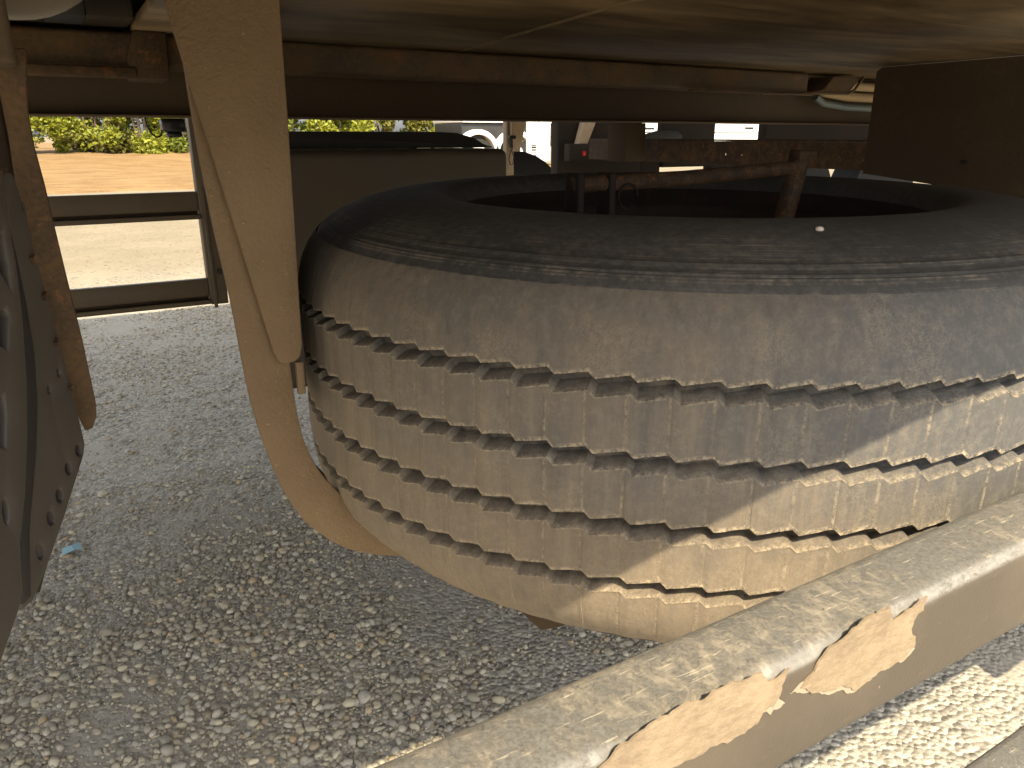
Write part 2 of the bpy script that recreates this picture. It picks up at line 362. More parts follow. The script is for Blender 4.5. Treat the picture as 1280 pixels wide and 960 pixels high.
def make_stones():
    bm = bmesh.new(); bmesh.ops.create_icosphere(bm, subdivisions=1, radius=1); bm.verts.ensure_lookup_table()
    V1 = np.array([v.co[:] for v in bm.verts]); F1 = np.array([[v.index for v in f.verts] for f in bm.faces]); bm.free()
    bm = bmesh.new(); bmesh.ops.create_icosphere(bm, subdivisions=2, radius=1); bm.verts.ensure_lookup_table()
    V2 = np.array([v.co[:] for v in bm.verts]); F2 = np.array([[v.index for v in f.verts] for f in bm.faces]); bm.free()
    def scatter(n, x0, x1, y0, y1, smin, smax, VV, FF, thr):
        P = []
        while len(P) < n:
            x = random.uniform(x0, x1); y = random.uniform(y0, y1)
            if x < -.35 + (-.02*y) or x > .5 + .75*y: continue
            d = noise.noise((x*2.1, y*2.1, 5)) + .5*noise.noise((x*7, y*7, 9))
            if d < thr + random.uniform(-.45, .45): continue
            P.append((x, y))
        P = np.array(P); N = len(P)
        s = smin + (smax-smin)*rng.random(N)**2.2
        ax = np.stack([s*(.8+.5*rng.random(N)), s*(.65+.4*rng.random(N)), s*(.45+.35*rng.random(N))], 1)
        W = VV[None]*(1 + .22*(rng.random((N, len(VV), 1))-.5))*ax[:, None]
        a = rng.random(N)*2*pi; t = (rng.random(N)-.5)*.9
        ca, sa, ct, st = np.cos(a)[:, None], np.sin(a)[:, None], np.cos(t)[:, None], np.sin(t)[:, None]
        x, y, z = W[..., 0], W[..., 1], W[..., 2]
        y, z = y*ct - z*st, y*st + z*ct
        x, y = x*ca - y*sa, x*sa + y*ca
        gz = np.array([.010*noise.noise((p[0]*1.7, p[1]*1.7, 0)) + .005*noise.noise((p[0]*6, p[1]*6, 3)) for p in P])
        W = np.stack([x + P[:, :1], y + P[:, 1:], z + (ax[:, 2]*(.05 + .65*rng.random(N)) + gz)[:, None]], -1)
        Fs = FF[None] + (np.arange(N)*len(VV))[:, None, None]
        g = .185 + .27*rng.random(N)**1.2; tint = rng.random(N)
        C = np.stack([g*(1.06+.08*tint), g*.985, g*(.82-.17*tint)], 1)
        br = rng.random(N) < .05; C[br] *= 1.35
        br = rng.random(N) < .05; C[br] = C[br]*np.array([1.0, .82, .62])
        return W.reshape(-1, 3), Fs.reshape(-1, 3), np.repeat(C, len(VV), 0)
    parts = [scatter(9000, -.4, 1.9, .42, 2.1, .003, .0105, V2, F2, .0), scatter(26000, -.5, 4.2, .42, 5.4, .0035, .0105, V1, F1, -.22),
             scatter(160, -.4, 1.6, .9, 2.6, .010, .0155, V2, F2, -.2),
             scatter(9000, .55, 2.0, .42, .80, .003, .009, V1, F1, -.9), scatter(24000, -.4, 1.7, .9, 2.6, .0018, .0055, V1, F1, -.5)]
    Vs, Fs, Cs, off = [], [], [], 0
    for v, f, c in parts:
        Vs.append(v); Fs.append(f + off); Cs.append(c); off += len(v)
    Vs, Fs, Cs = np.concatenate(Vs), np.concatenate(Fs), np.concatenate(Cs)
    me = bpy.data.meshes.new('gravel_stones')
    me.vertices.add(len(Vs)); me.vertices.foreach_set('co', Vs.ravel())
    me.loops.add(Fs.size); me.loops.foreach_set('vertex_index', Fs.ravel().astype(np.int32))
    me.polygons.add(len(Fs)); me.polygons.foreach_set('loop_start', np.arange(0, Fs.size, 3, dtype=np.int32))
    me.update(calc_edges=True)
    at_ = me.attributes.new('tone', 'FLOAT_COLOR', 'POINT')
    at_.data.foreach_set('color', np.c_[Cs, np.ones(len(Cs))].ravel())
    o = link('gravel_stones', me, M_stone, smooth=True); o['kind'] = 'stuff'
make_stones()

# ------------------------------------------------------------------ bank and shrubs beyond the yard
def make_bank():
    me = bpy.data.meshes.new('sandy_bank'); V, F = [], []
    xs = np.linspace(-40, 90, 131); ys = [17.6, 18.2, 19.5, 22, 25, 28, 31, 34, 40, 60]
    hs = [-.05, .03, .10, .18, .26, .40, .56, .66, .70, .7]
    for y, h in zip(ys, hs):
        for x in xs: V.append((x, y + .5*noise.noise((x*.3, y*.4, 1)), (h+.08)*max(0.0, min(1.0, (19 - x)/5)) - .08 + (.09*noise.noise((x*.5, y*.5, 0)) + .04*noise.noise((x*2, y*2, 0)))*min(1, max(0, h)*4)))
    n = len(xs)
    for j in range(len(ys)-1):
        for i in range(n-1): F.append((j*n+i, j*n+i+1, (j+1)*n+i+1, (j+1)*n+i))
    me.from_pydata(V, [], F); o = link('sandy_bank', me, M_bank, smooth=True); o['kind'] = 'structure'
make_bank()
def shrub(loc, rx, h, mat, label, seed, dens=10500):
    r = random.Random(seed); t = thing('shrub', label, 'shrub', loc, 'shrubs on the bank beyond the yard')
    bm = bmesh.new()
    for k in range(5):
        a = r.uniform(0, 2*pi); d = r.uniform(.1, .5)*rx
        tube(bm, [(0.05*cos(a), .05*sin(a), -.05), (d*.5*cos(a), d*.5*sin(a), h*.4), (d*cos(a), d*sin(a), h*.8)], [.05, .035, .015], 6)
    obj('stem', bm, M_bark, t)
    V, F = [], []
    cl = [(r.gauss(0, .55)*rx, r.gauss(0, .4)*rx, h*(.06+.88*r.random()), r.uniform(.25, .55)) for _ in range(34)]
    for _ in range(dens):
        c = r.choice(cl); q = Vector((r.gauss(0, 1), r.gauss(0, 1), r.gauss(0, 1))).normalized()*c[3]*r.random()**.45
        p = Vector((c[0], c[1], c[2])) + q
        if p.z < 0: p.z = abs(p.z)
        u = Vector((r.gauss(0, 1), r.gauss(0, 1), r.gauss(0, .6))).normalized(); v = u.orthogonal().normalized()
        v.rotate(Matrix.Rotation(r.uniform(0, 6.28), 3, u)); s = r.uniform(.05, .115)
        i = len(V); V += [p - u*s, p + v*s*.5, p + u*s, p - v*s*.5]; F.append((i, i+1, i+2, i+3))
    me = bpy.data.meshes.new('crown'); me.from_pydata([x[:] for x in V], [], F); link('crown', me, mat, t)
spots = [(-.6, 30.6, 1.5, 3.1, 0, 'yellow-green shrub at the far left edge of the gap, beside the rusty bar'),
         (1.4, 31.2, 1.4, 2.9, 2, 'pale olive shrub with bare stems, second from the left on the bank'),
         (2.9, 30.5, 1.3, 3.2, 0, 'bushy yellow-green shrub in the middle of the left gap'),
         (4.4, 31.5, 1.3, 3.0, 1, 'darker green shrub behind the hanging black lamp'),
         (6.2, 30.8, 1.4, 3.3, 0, 'yellow-green shrub at the right end of the left gap, by the guard post'),
         (8.1, 31.0, 1.5, 3.1, 1, 'green shrub hidden behind the broad brown gusset'),
         (10.0, 30.6, 1.5, 3.2, 0, 'bright shrub just right of the gusset above the black mudguard'),
         (12.1, 31.0, 1.5, 3.1, 2, 'olive shrub over the middle of the black mudguard'),
         (14.2, 30.7, 1.5, 3.2, 0, 'yellow-green shrub over the right half of the black mudguard'),
         (16.2, 31.0, 1.5, 3.0, 1, 'last green shrub beside the white pickup truck')]
for i, (x, y, rx, h, m, lab) in enumerate(spots): shrub((x, y, .5), rx, h, M_leaf[m], lab, 10+i)

# ------------------------------------------------------------------ the trailer overhead
T = thing('trailer', 'brown dusty trailer seen from below, its underside filling the top of the picture', 'trailer', (0, 0, 0))
ZF = 1.232
boxo('floor_sheet', (.12, .03, ZF), (4.4, 2.47, ZF+.012), M_floor, T, .001, 1)
boxo('floor_sheet', (-1.8, .03, 1.46), (.12, 2.47, 1.475), M_floor, T, .001, 1)
boxo('floor_sheet', (4.4, .03, 1.30), (9, 2.47, 1.312), M_floor, T, .001, 1)
boxo('side_wall', (-1.8, .02, ZF), (9, .045, 3.4), M_chassis, T, .002, 1)
boxo('side_wall', (-1.8, 2.455, ZF+.02), (9, 2.48, 3.4), M_chassis, T, .002, 1)
boxo('roof_panel', (-1.8, .045, 3.37), (9, 2.455, 3.4), M_chassis, T, .002, 1)
boxo('end_wall', (-1.82, .02, ZF+.24), (-1.802, 2.48, 3.4), M_chassis, T, .002, 1)
bm = bmesh.new()                                             # the bead of sealant across the sheet
pts = []
for i in range(60):
    t = i/59; pts.append((.600 - .135*t + .0035*noise.noise((i*.4, 0, 0)), 1.185 - 1.1*t, ZF - .001))
tube(bm, pts, [.0022 + .0012*noise.noise((i*.7, 3, 0)) for i in range(60)], 6)
obj('seam', bm, dusty('seam_sealant', (.18, .125, .065), (.25, .18, .095), .5, .7, 30, 200, .3), T, True)
# second faint seam / hat section lip over the sheet edge
# long inner beam: hollow lip section in front, deep web behind, bottom flange
boxo('edge_beam', (-1.8, 1.19, 1.187), (1.452, 1.25, ZF - .002), M_lip, T, .006, 3)
boxo('chassis_beam', (-1.8, 1.30, 1.130), (8, 1.325, 1.46), M_web, T, .003)
boxo('beam_flange', (-1.8, 1.285, 1.1275), (8, 1.38, 1.1295), M_lip, T, 0)
boxo('edge_beam', (-1.8, 1.175, 1.172), (.118, 1.188, 1.1865), M_lip, T, .003)      # thin lip on the left run
# joggled bracket at the right end of the edge beam
def prof(name, pts, y0, y1, mat, parent, bev=.0):
    bm = bmesh.new(); a = [bm.verts.new((x, y0, z)) for x, z in pts]; f = bm.faces.new(a)
    r = bmesh.ops.extrude_face_region(bm, geom=[f]); bmesh.ops.translate(bm, verts=[v for v in r['geom'] if isinstance(v, bmesh.types.BMVert)], vec=(0, y1-y0, 0))
    bmesh.ops.recalc_face_normals(bm, faces=bm.faces)
    if bev: bmesh.ops.bevel(bm, geom=[e for e in bm.edges if e.calc_face_angle() > radians(25)], offset=bev, segments=2, affect='EDGES', profile=.5)
    return obj(name, bm, mat, parent, bool(bev), radians(40))
prof('end_bracket', [(1.475, 1.193), (1.50, 1.199), (1.527, 1.226), (1.620, 1.226), (1.607, 1.213), (1.585, 1.193)], 1.185, 1.25, M_lip, T, .003)
tubeo('bracket_edge', [(1.30, 1.182, 1.1845), (1.44, 1.180, 1.1885), (1.575, 1.180, 1.190), (1.597, 1.180, 1.200), (1.622, 1.180, 1.227)], .0028, M_lip, T, 8)
prof('end_bracket', [(.112, 1.172), (.158, 1.172), (.160, 1.2315), (.120, 1.2315), (.108, 1.196)], 1.178, 1.26, M_rustbar, T, .003)
boxo('strap', (1.10, 1.172, 1.1835), (1.452, 1.188, 1.1865), M_lip, T, .001)
for i, (dz, m) in enumerate(((.018, M_beigehose), (-.006, M_beigehose), (-.030, M_hose))):
    tubeo('air_hose', [(1.53 + .02*i, 1.262, 1.205 + dz + .012), (1.60, 1.262, 1.203 + dz), (1.68, 1.260, 1.196 + dz), (1.8, 1.255, 1.194 + dz), (2.1, 1.25, 1.20+dz), (2.6, 1.262, 1.2 + dz)], .0105 if i < 2 else .008, m, T)
# transverse dark plate on the right, reaching towards the camera
bm = bmesh.new()
out = [(.20, ZF-.003), (.20, .955), (.60, .985), (.98, 1.022), (1.027, 1.026), (1.027, 1.222), (1.016, ZF-.003)]
a = [bm.verts.new((1.45, y, z)) for y, z in out]; f = bm.faces.new(a)
r_ = bmesh.ops.extrude_face_region(bm, geom=[f]); bmesh.ops.translate(bm, verts=[v for v in r_['geom'] if isinstance(v, bmesh.types.BMVert)], vec=(.02, 0, 0))
bmesh.ops.recalc_face_normals(bm, faces=bm.faces)
obj('cross_panel', bm, M_panel, T)
bm = bmesh.new(); box(bm, (1.447, .816, 1.050), (1.452, .826, 1.058), .001)
obj('drain_clip', bm, M_black, T)
# drilled crossmember behind the tyre
holes = []
for px, py, rr in ((889, 192, .0042), (906, 193, .0052), (926, 194, .0045), (1080, 201, .0050), (784, 187, .003), (806, 187, .003)):
    p = at(px, py, X=1.75); holes.append(circ(p.y, p.z, rr, 10))
plate('cross_member', [(1.18, 1.018), (2.40, 1.018), (2.40, 1.088), (1.18, 1.083)], holes, (1.75, 0, 0), (0, 1, 0), (0, 0, 1), -.008, M_rust, T)
boxo('cross_member_flange', (1.752, 1.18, 1.086), (1.84, 2.40, 1.0905), M_rust, T, .001)
boxo('spring_hanger', (1.62, 2.02, 1.02), (1.70, 2.12, 1.14), M_web, T, .003)

# --- side guards
NG = sub('side_guard', T)
bm = bmesh.new(); box(bm, (-1.6, .2035, .7695), (4.5, .2555, .8435), 0)
es = [e for e in bm.edges if abs((e.verts[0].co - e.verts[1].co).x) > 1]
bmesh.ops.bevel(bm, geom=es, offset=.011, segments=5, affect='EDGES', profile=.5)
xs = 90
bmesh.ops.subdivide_edges(bm, edges=[e for e in bm.edges if abs((e.verts[0].co - e.verts[1].co).x) > 1], cuts=xs)
for v in bm.verts:
    v.co.y += .0007*noise.noise((v.co.x*14, v.co.z*30, 1)); v.co.z += .0007*noise.noise((v.co.x*12, v.co.y*40, 8))
obj('rail', bm, M_rail, NG, True, radians(60))
bm = bmesh.new(); box(bm, (-1.6, .210, .530), (4.5, .255, .5645), .008, 4); obj('rail', bm, M_rail, NG, True, radians(60))
for x in (-.95, 3.1): boxo('post', (x, .2575, .45), (x+.05, .30, ZF-.003), M_chassis, NG)
boxo('shadow_plate', (1.47, .2060, .485), (1.95, .2095, .545), M_chassis, NG, 0)  # unseen plate, added to throw a wider shadow on the ground

def mudflake(pts, y, seed, th=.0012, mat=None):
    P = []; r = random.Random(seed)
    pts = [at(px, py, Y=y) for px, py in pts]
    for i in range(len(pts)):
        a, b = pts[i], pts[(i+1) % len(pts)]; L = (b-a).length; n = max(1, int(L/.0022))
        nr = Vector(((b-a).z, 0, -(b-a).x)).normalized()
        for k in range(n):
            q = a.lerp(b, k/n); j = (.0005*r.uniform(-1, 1) if k else 0) + .0026*noise.noise((q.x*110, q.z*110, seed)) + .0012*noise.noise((q.x*320, q.z*320, seed)); P.append((q.x + nr.x*j, q.z + nr.z*j))
    o = plate('mud_flake', P, [], (0, y - th, 0), (1, 0, 0), (0, 0, 1), th, mat or M_mud, NG)
    return o
FL1 = [(1157, 744), (1146, 752), (1136, 762), (1128, 764), (1113, 778), (1110, 757), (1098, 765), (1075, 777), (1052, 797), (1030, 815), (1016, 838), (1001, 856), (1018, 866), (1028, 864), (1050, 856), (1072, 860), (1096, 840), (1126, 824), (1142, 806), (1141, 796), (1137, 785), (1140, 775), (1152, 762)]
mudflake(FL1, .2034, 3)
mudflake([(1105, 800), (1060, 812), (1026, 838), (1000, 856), (985, 868), (1001, 866), (1014, 862), (1022, 869), (1032, 868), (1052, 861), (1068, 864), (1090, 847), (1100, 838), (1128, 826), (1143, 809), (1130, 800)], .2034, 3, .0005, M_mudedge)
mudflake([(986, 833), (975, 842), (962, 848), (950, 841), (930, 848), (905, 858), (880, 872), (850, 884), (820, 900), (795, 918), (770, 936), (744, 962), (720, 985), (800, 985), (850, 952), (880, 938), (920, 920), (945, 902), (952, 886), (966, 882), (973, 868), (975, 855)], .2034, 7)
mudflake([(950, 860), (940, 896), (944, 906), (953, 890), (962, 893), (966, 886), (975, 884), (982, 876), (970, 866)], .2034, 9, .0005, M_mudedge)

FG = sub('side_guard', T)
for z0, z1 in ((.862, .942), (.602, .680)):
    boxo('rail', (-1.7, 2.475, z0+.024), (.362, 2.499, z1), M_guard, FG, .002)
    boxo('rail_shade_strip', (-1.7, 2.492, z0+.012), (.362, 2.4985, z0+.0238), M_web, FG, 0)  # darker strip paints in the shadow line between face and lip
    boxo('rail_lip', (-1.7, 2.462, z0), (.362, 2.50, z0+.014), M_guard, FG, .002)
boxo('post', (.364, 2.47, .598), (.416, 2.52, 1.30), M_guard, FG, .003)
boxo('post', (-1.5, 2.502, .55), (-1.45, 2.55, 1.30), M_guard, FG, .003)
boxo('post_strip', (.372, 2.46, .590), (.382, 2.469, .95), M_guard, FG, .001)
bm = bmesh.new(); tube(bm, [(.398, 2.468, .70), (.398, 2.455, .70)], .008, 8); obj('bolt', bm, M_black, FG)

# --- spare wheel carrier: gusset, hooked arm, base foot, bar with tube
SC = sub('wheel_carrier', T)
g = [(.1065, 1.2305), (.2115, 1.2305), (.2095, 1.11), (.2035, .885), (.2005, .873), (.1945, .868), (.184, .867), (.1775, .870), (.173, .880)]
plate('gusset_plate', g, [], (0, .792, 0), (1, 0, 0), (0, 0, 1), .008, M_coat, SC, .0018)
def smoothcurve(P, n=10):
    P = [Vector((p[0], p[1], 0)) for p in P]; Q = []
    for i in range(len(P)-1):
        p0, p1, p2, p3 = P[max(i-1, 0)], P[i], P[i+1], P[min(i+2, len(P)-1)]
        for k in range(n):
            t = k/n; Q.append(.5*((2*p1) + (p2-p0)*t + (2*p0-5*p1+4*p2-p3)*t*t + (3*p1-p0-3*p2+p3)*t**3))
    Q.append(P[-1]); return [(q.x, q.y) for q in Q]
outer = smoothcurve([(.120, 1.2305), (.123, 1.12), (.1295, 1.02), (.138, .936), (.146, .83), (.160, .752), (.181, .688), (.208, .648), (.253, .610), (.330, .582), (.45, .572), (.95, .570)])
inner = smoothcurve([(.176, 1.2305), (.178, 1.12), (.184, .98), (.191, .868), (.1945, .80), (.203, .755), (.222, .714), (.262, .668), (.34, .634), (.46, .622), (.95, .620)])
plate('cradle_arm', outer + inner[::-1], [], (0, .803, 0), (1, 0, 0), (0, 0, 1), .012, M_coat, SC, .002)
pin = [(352, 470), (362, 520), (378, 560), (387, 574), (403, 590), (417, 604), (428, 624), (450, 646), (520, 670), (640, 690)]
pout = [(640, 705), (520, 691), (470, 680), (425, 660), (398, 640), (372, 600), (352, 540), (345, 470)]
pp = [at(x, y, Y=.93) for x, y in pin + pout]
plate('rear_cradle_plate', [(p.x, p.z) for p in pp], [], (0, .93, 0), (1, 0, 0), (0, 0, 1), .012, M_web, SC, .002)
prof('web_plate', [(.160, .84), (.172, .84), (.172, 1.22), (.160, 1.22)], .8165, .828, M_web, SC)
bm = bmesh.new(); v1 = [bm.verts.new(p) for p in [(.168, .83, .80), (.180, .83, .80), (.180, .83, 1.225), (.168, .83, 1.225)]]; f = bm.faces.new(v1)
r_ = bmesh.ops.extrude_face_region(bm, geom=[f]); bmesh.ops.translate(bm, verts=[v for v in r_['geom'] if isinstance(v, bmesh.types.BMVert)], vec=(.075, .34, 0)); bmesh.ops.recalc_face_normals(bm, faces=bm.faces)
obj('shade_plate', bm, M_web, SC)  # added behind the arm, out of view, to darken the tyre's left edge
boxo('spacer_block', (.1955, .794, .829), (.2035, .8025, .866), M_coat, SC, .001)
bm = bmesh.new()
a = [bm.verts.new(p) for p in [(.334, .555, .648), (.400, .555, .648), (.392, .555, .607), (.362, .555, .612)]]
f = bm.faces.new(a); r_ = bmesh.ops.extrude_face_region(bm, geom=[f]); bmesh.ops.translate(bm, verts=[v for v in r_['geom'] if isinstance(v, bmesh.types.BMVert)], vec=(0, .205, 0))
bmesh.ops.recalc_face_normals(bm, faces=bm.faces); obj('base_foot', bm, M_web, SC)
# bar across the wheel with its clamp tube
CB = sub('clamp_bar', SC)
tubeo('bar', [(.565, .81, 1.041), (.75, .805, 1.0445), (.97, .80, 1.0545)], .0105, M_rust, SC, 10)
bm = bmesh.new(); tube(bm, [(.975, .80, 1.078), (.966, .80, 1.03), (.945, .80, .93)], [.0155, .0155, .0145], 14)
obj('clamp_tube', bm, M_rust, SC, True, radians(60))
boxo('clamp_saddle', (.956, .784, 1.066), (.994, .80, 1.0795), M_rust, SC, .002)
for x in (.565, .615): boxo('hook_plate', (x, .795, .955), (x+.010, .825, 1.055), M_rim, SC, .002)
tubeo('wire_loop', [(.645+.016*cos(t*.5), .795, 1.025+.016*sin(t*.5)) for t in range(12)], .0015, M_rim, SC, 6)
bpy.data.objects.remove(CB)

# --- air tank at the top left
bm = bmesh.new(); n = 40; prof_r = []
for i in range(13):
    a = pi/2*i/12; prof_r.append((-.005 + .092*sin(a), .118*cos(a)))
prof_r = [(-.9, .118), (-.007, .118)] + prof_r
rings = [[bm.verts.new((x, .74 + r*cos(2*pi*k/n), 1.303 + r*sin(2*pi*k/n))) for k in range(n)] if r > 1e-4 else [bm.verts.new((x, .74, 1.303))] for x, r in prof_r]
for a, b in zip(rings, rings[1:]):
    for k in range(n):
        if len(b) == 1: bm.faces.new((a[k], a[(k+1) % n], b[0]))
        else: bm.faces.new((a[k], a[(k+1) % n], b[(k+1) % n], b[k]))
bmesh.ops.recalc_face_normals(bm, faces=bm.faces)
obj('air_tank', bm, M_tank, T, True)
boxo('tank_bracket', (.02, 1.02, 1.225), (.06, 1.10, 1.30), M_black, T, .002)
boxo('upper_rail', (-1.8, 1.12, 1.236), (.118, 1.29, 1.28), M_box, T, .004)
for i in range(3): tubeo('tank_strap', [(.062+.008*i, .95, 1.235), (.070+.008*i, .95, 1.256), (.070+.008*i, .95, 1.45)], .0022, M_lip, T, 6)

# --- hanging lamp and cable under the beam
HL = sub('work_lamp', T)
bm = bmesh.new(); box(bm, (.158, 1.33, 1.106), (.192, 1.37, 1.1262), .004)
box(bm, (.164, 1.335, 1.098), (.186, 1.365, 1.107), .004); obj('lamp_body', bm, M_lampblack, HL, True, radians(50))
tubeo('cable', [(.137, 1.35, 1.128), (.138, 1.35, 1.115), (.143, 1.35, 1.104), (.150, 1.35, 1.098), (.157, 1.35, 1.101), (.160, 1.35, 1.112), (.162, 1.35, 1.12)], .0016, M_lampblack, HL, 8)

# --- box and black mudguard on the far side
SB = sub('storage_box', T)
bm = bmesh.new(); box(bm, (.49, 2.17, .375), (1.268, 2.42, 1.062), 0)
bmesh.ops.bevel(bm, geom=[e for e in bm.edges], offset=.025, segments=4, affect='EDGES', profile=.5)
obj('box_body', bm, M_box, SB, True, radians(50))
prof('mudguard', [(.46, 1.064), (1.28, 1.064), (1.24, 1.074), (1.20, 1.095), (1.14, 1.110), (1.08, 1.113), (.46, 1.113)], 2.28, 2.44, M_black, T, .004)

# --- dusty hanger strut with hook cable, white flap beyond
HS = sub('hanger_strut', T)
prof('strut_plate', [(1.424, 1.20), (1.487, 1.20), (1.486, 1.15), (1.466, 1.075), (1.460, 1.047), (1.440, 1.047), (1.424, 1.09)], 2.42, 2.43, M_strut, HS, .002)
bm = bmesh.new(); box(bm, (1.405, 2.40, 1.090), (1.432, 2.418, 1.102), .003); tube(bm, [(1.416, 2.41, 1.10), (1.418, 2.41, 1.06)], .0055, 8); obj('hook', bm, M_lampblack, HS)
tubeo('cable', [(1.404, 2.412, 1.15), (1.410, 2.412, 1.07), (1.418, 2.412, 1.055), (1.428, 2.412, 1.030), (1.424, 2.412, 1.004), (1.415, 2.412, 1.002), (1.408, 2.412, 1.020), (1.417, 2.412, 1.055)], .0018, M_lampblack, HS, 6)
boxo('strut_tube', (1.416, 2.44, .90), (1.446, 2.47, 1.16), M_strut, HS, .003)

# --- support leg at the left edge: bolted plate, rubber strip, angle bar, casting
SL = sub('support_leg', T)
P0 = Vector((0, .62, 0)); nn = Vector((.87, -.5, 0)).normalized(); uu = Vector((.5, .87, 0)).normalized()
def onleg(px, py, off=0.0):
    d = ray(px, py); c = Vector((0, 0, HC)); p0 = P0 + nn*off; t = (p0-c).dot(nn)/d.dot(nn); p = c + d*t; return ((p-p0).dot(uu), p.z)
def legplate(name, px, off, th, mat, holes=(), bev=.0015):
    return plate(name, [onleg(x, y, off) for x, y in px], [[onleg(x, y, off) for x, y in h] for h in holes], P0 + nn*off, -uu, (0, 0, 1), th, mat, SL, bev)
def plate_m(name, px, off, th, mat, holes=(), bev=.0015):
    # outline in (u, z); the plate's front faces +nn
    outer = [onleg(x, y, off) for x, y in px]
    return plate(name, outer, [[onleg(x, y, off) for x, y in h] for h in holes], P0 + nn*off, uu, (0, 0, 1), th, mat, SL, bev)
def eh(x, y, a=4.0, b=8.0, n=10, t=.22):
    return [(x + a*cos(2*pi*k/n) - t*b*sin(2*pi*k/n)*-.5, y + b*sin(2*pi*k/n)) for k in range(n)]
mhs = [eh(99, 563, 4, 8), eh(86, 586, 4, 8), eh(75, 620, 4.5, 9), eh(64, 648, 4.5, 9), eh(51, 690, 4.5, 10), eh(62, 487, 2.2, 6), eh(74, 465, 2.2, 6), eh(30, 258, 3, 6)]
plate_m('mounting_plate', [(16, 215), (24, 238), (45, 318), (60, 370), (76, 432), (93, 495), (104, 542), (107, 556), (84, 638), (62, 702), (44, 748), (28, 764), (22, 720), (22, 500), (10, 300)], 0, .006, M_legplate, mhs)
plate_m('back_plate', [(10, 210), (40, 330), (100, 545), (50, 740), (20, 750), (0, 500), (0, 260)], -.016, .004, M_web, (), 0)
plate_m('shade_backing', [(-80, 150), (4, 215), (12, 300), (24, 400), (26, 520), (18, 640), (10, 740), (-80, 800)], .0078, .003, M_panel, (), 0)  # added dark sheet, stands for the shade inside the casting's openings
plate_m('rubber_strip', [(12, 280), (22, 320), (34, 380), (44, 440), (48, 500), (47, 560), (40, 640), (38, 668), (40, 745), (30, 756), (27, 668), (29, 640), (33, 560), (33, 500), (28, 430), (20, 370), (8, 300)], .0075, .0060, M_rubber, (), .001)
plate_m('cast_housing', [(-60, 180), (4, 220), (10, 262), (22, 330), (30, 400), (35, 470), (36, 540), (33, 620), (27, 680), (30, 740), (24, 766), (0, 834), (-70, 960)], .017, .0085, M_legplate,
        [[(-10, 320), (4, 290), (12, 335), (14, 360), (2, 340)], [(-12, 400), (8, 386), (13, 398), (11, 438), (0, 430)], [(-12, 500), (6, 494), (9, 520), (8, 560), (-6, 556)], eh(8, 640, 3.5, 17)], .002)
for x, y in ((42, 324), (57, 370), (72, 428), (89, 484)):
    u_, z_ = onleg(x, y, .001); c = P0 + nn*.001 + uu*u_; c.z = z_
    bm = bmesh.new(); tube(bm, [c - nn*.003, c + nn*.002], .0034, 6); obj('bolt', bm, M_rust, SL)
for x, y in ((99, 563), (86, 586), (75, 620), (64, 648), (51, 690)):
    u_, z_ = onleg(x+1, y+2, -.004); c = P0 - nn*.004 + uu*u_; c.z = z_
    bm = bmesh.new(); tube(bm, [c - nn*.008, c - nn*.0005], .0036, 8); obj('bolt', bm, M_legplate, SL)
ab = [(33, 60), (33, 100), (35, 140), (42, 180), (56, 232), (68, 283), (86, 358), (104, 430), (120, 505), (121, 521), (116, 536), (107, 540), (97, 520), (80, 470), (63, 412), (46, 355), (32, 290), (18, 225), (10, 170), (0, 120), (-10, 60)]
apts = [at(x, y, Y=.628) for x, y in ab]
plate('angle_bar', [(p.x, p.z) for p in apts], [], (0, .628, 0), (1, 0, 0), (0, 0, 1), .02, M_rustbar, SL, .0018)
boxo('leg_head', (-.13, .585, 1.142), (-.0085, .64, 1.235), M_panel, SL, .004)
boxo('leg_tube', (-.13, .650, .9), (-.021, .73, 1.18), M_web, SL, .004)

# ------------------------------------------------------------------ the spare tyre
TC = Vector((.7640, .8176, HC - .3225))
W_ = thing('spare_tyre', 'large dusty truck tyre lying flat with zigzag tread grooves, half in sunlight', 'tyre', TC)
W_.rotation_euler = (.0110, -.0083, 0)
NP = 96; PH0 = radians(-162.78); PIT = 2*pi/NP
TS = [0, .04, .085, .13, .17, .23, .42, .60, .75, .87, .925, .955, .985]
prz = [-.135, -.126, -.105, -.075, -.0415, .147, .172, .192, .205, .2125]
prr = [.495, .504, .5225, .5315, .535, .535, .5305, .521, .512, .505]
def R_at(z): return float(np.interp(z, prz, prr))
AMP = .0056
def saw(t):                        # highest at t=0 (the corner), drops fast, then climbs back
    if t < .17: return 1 - t/.17
    return (t-.17)/.83
GZ = [.1468, .0802, .0179, -.0415]
GW = .0160; GD = .0150
ANG = [(k + t)*PIT + PH0 for k in range(NP) for t in TS]; TT = [t for k in range(NP) for t in TS]
KK = [k for k in range(NP) for t in TS]
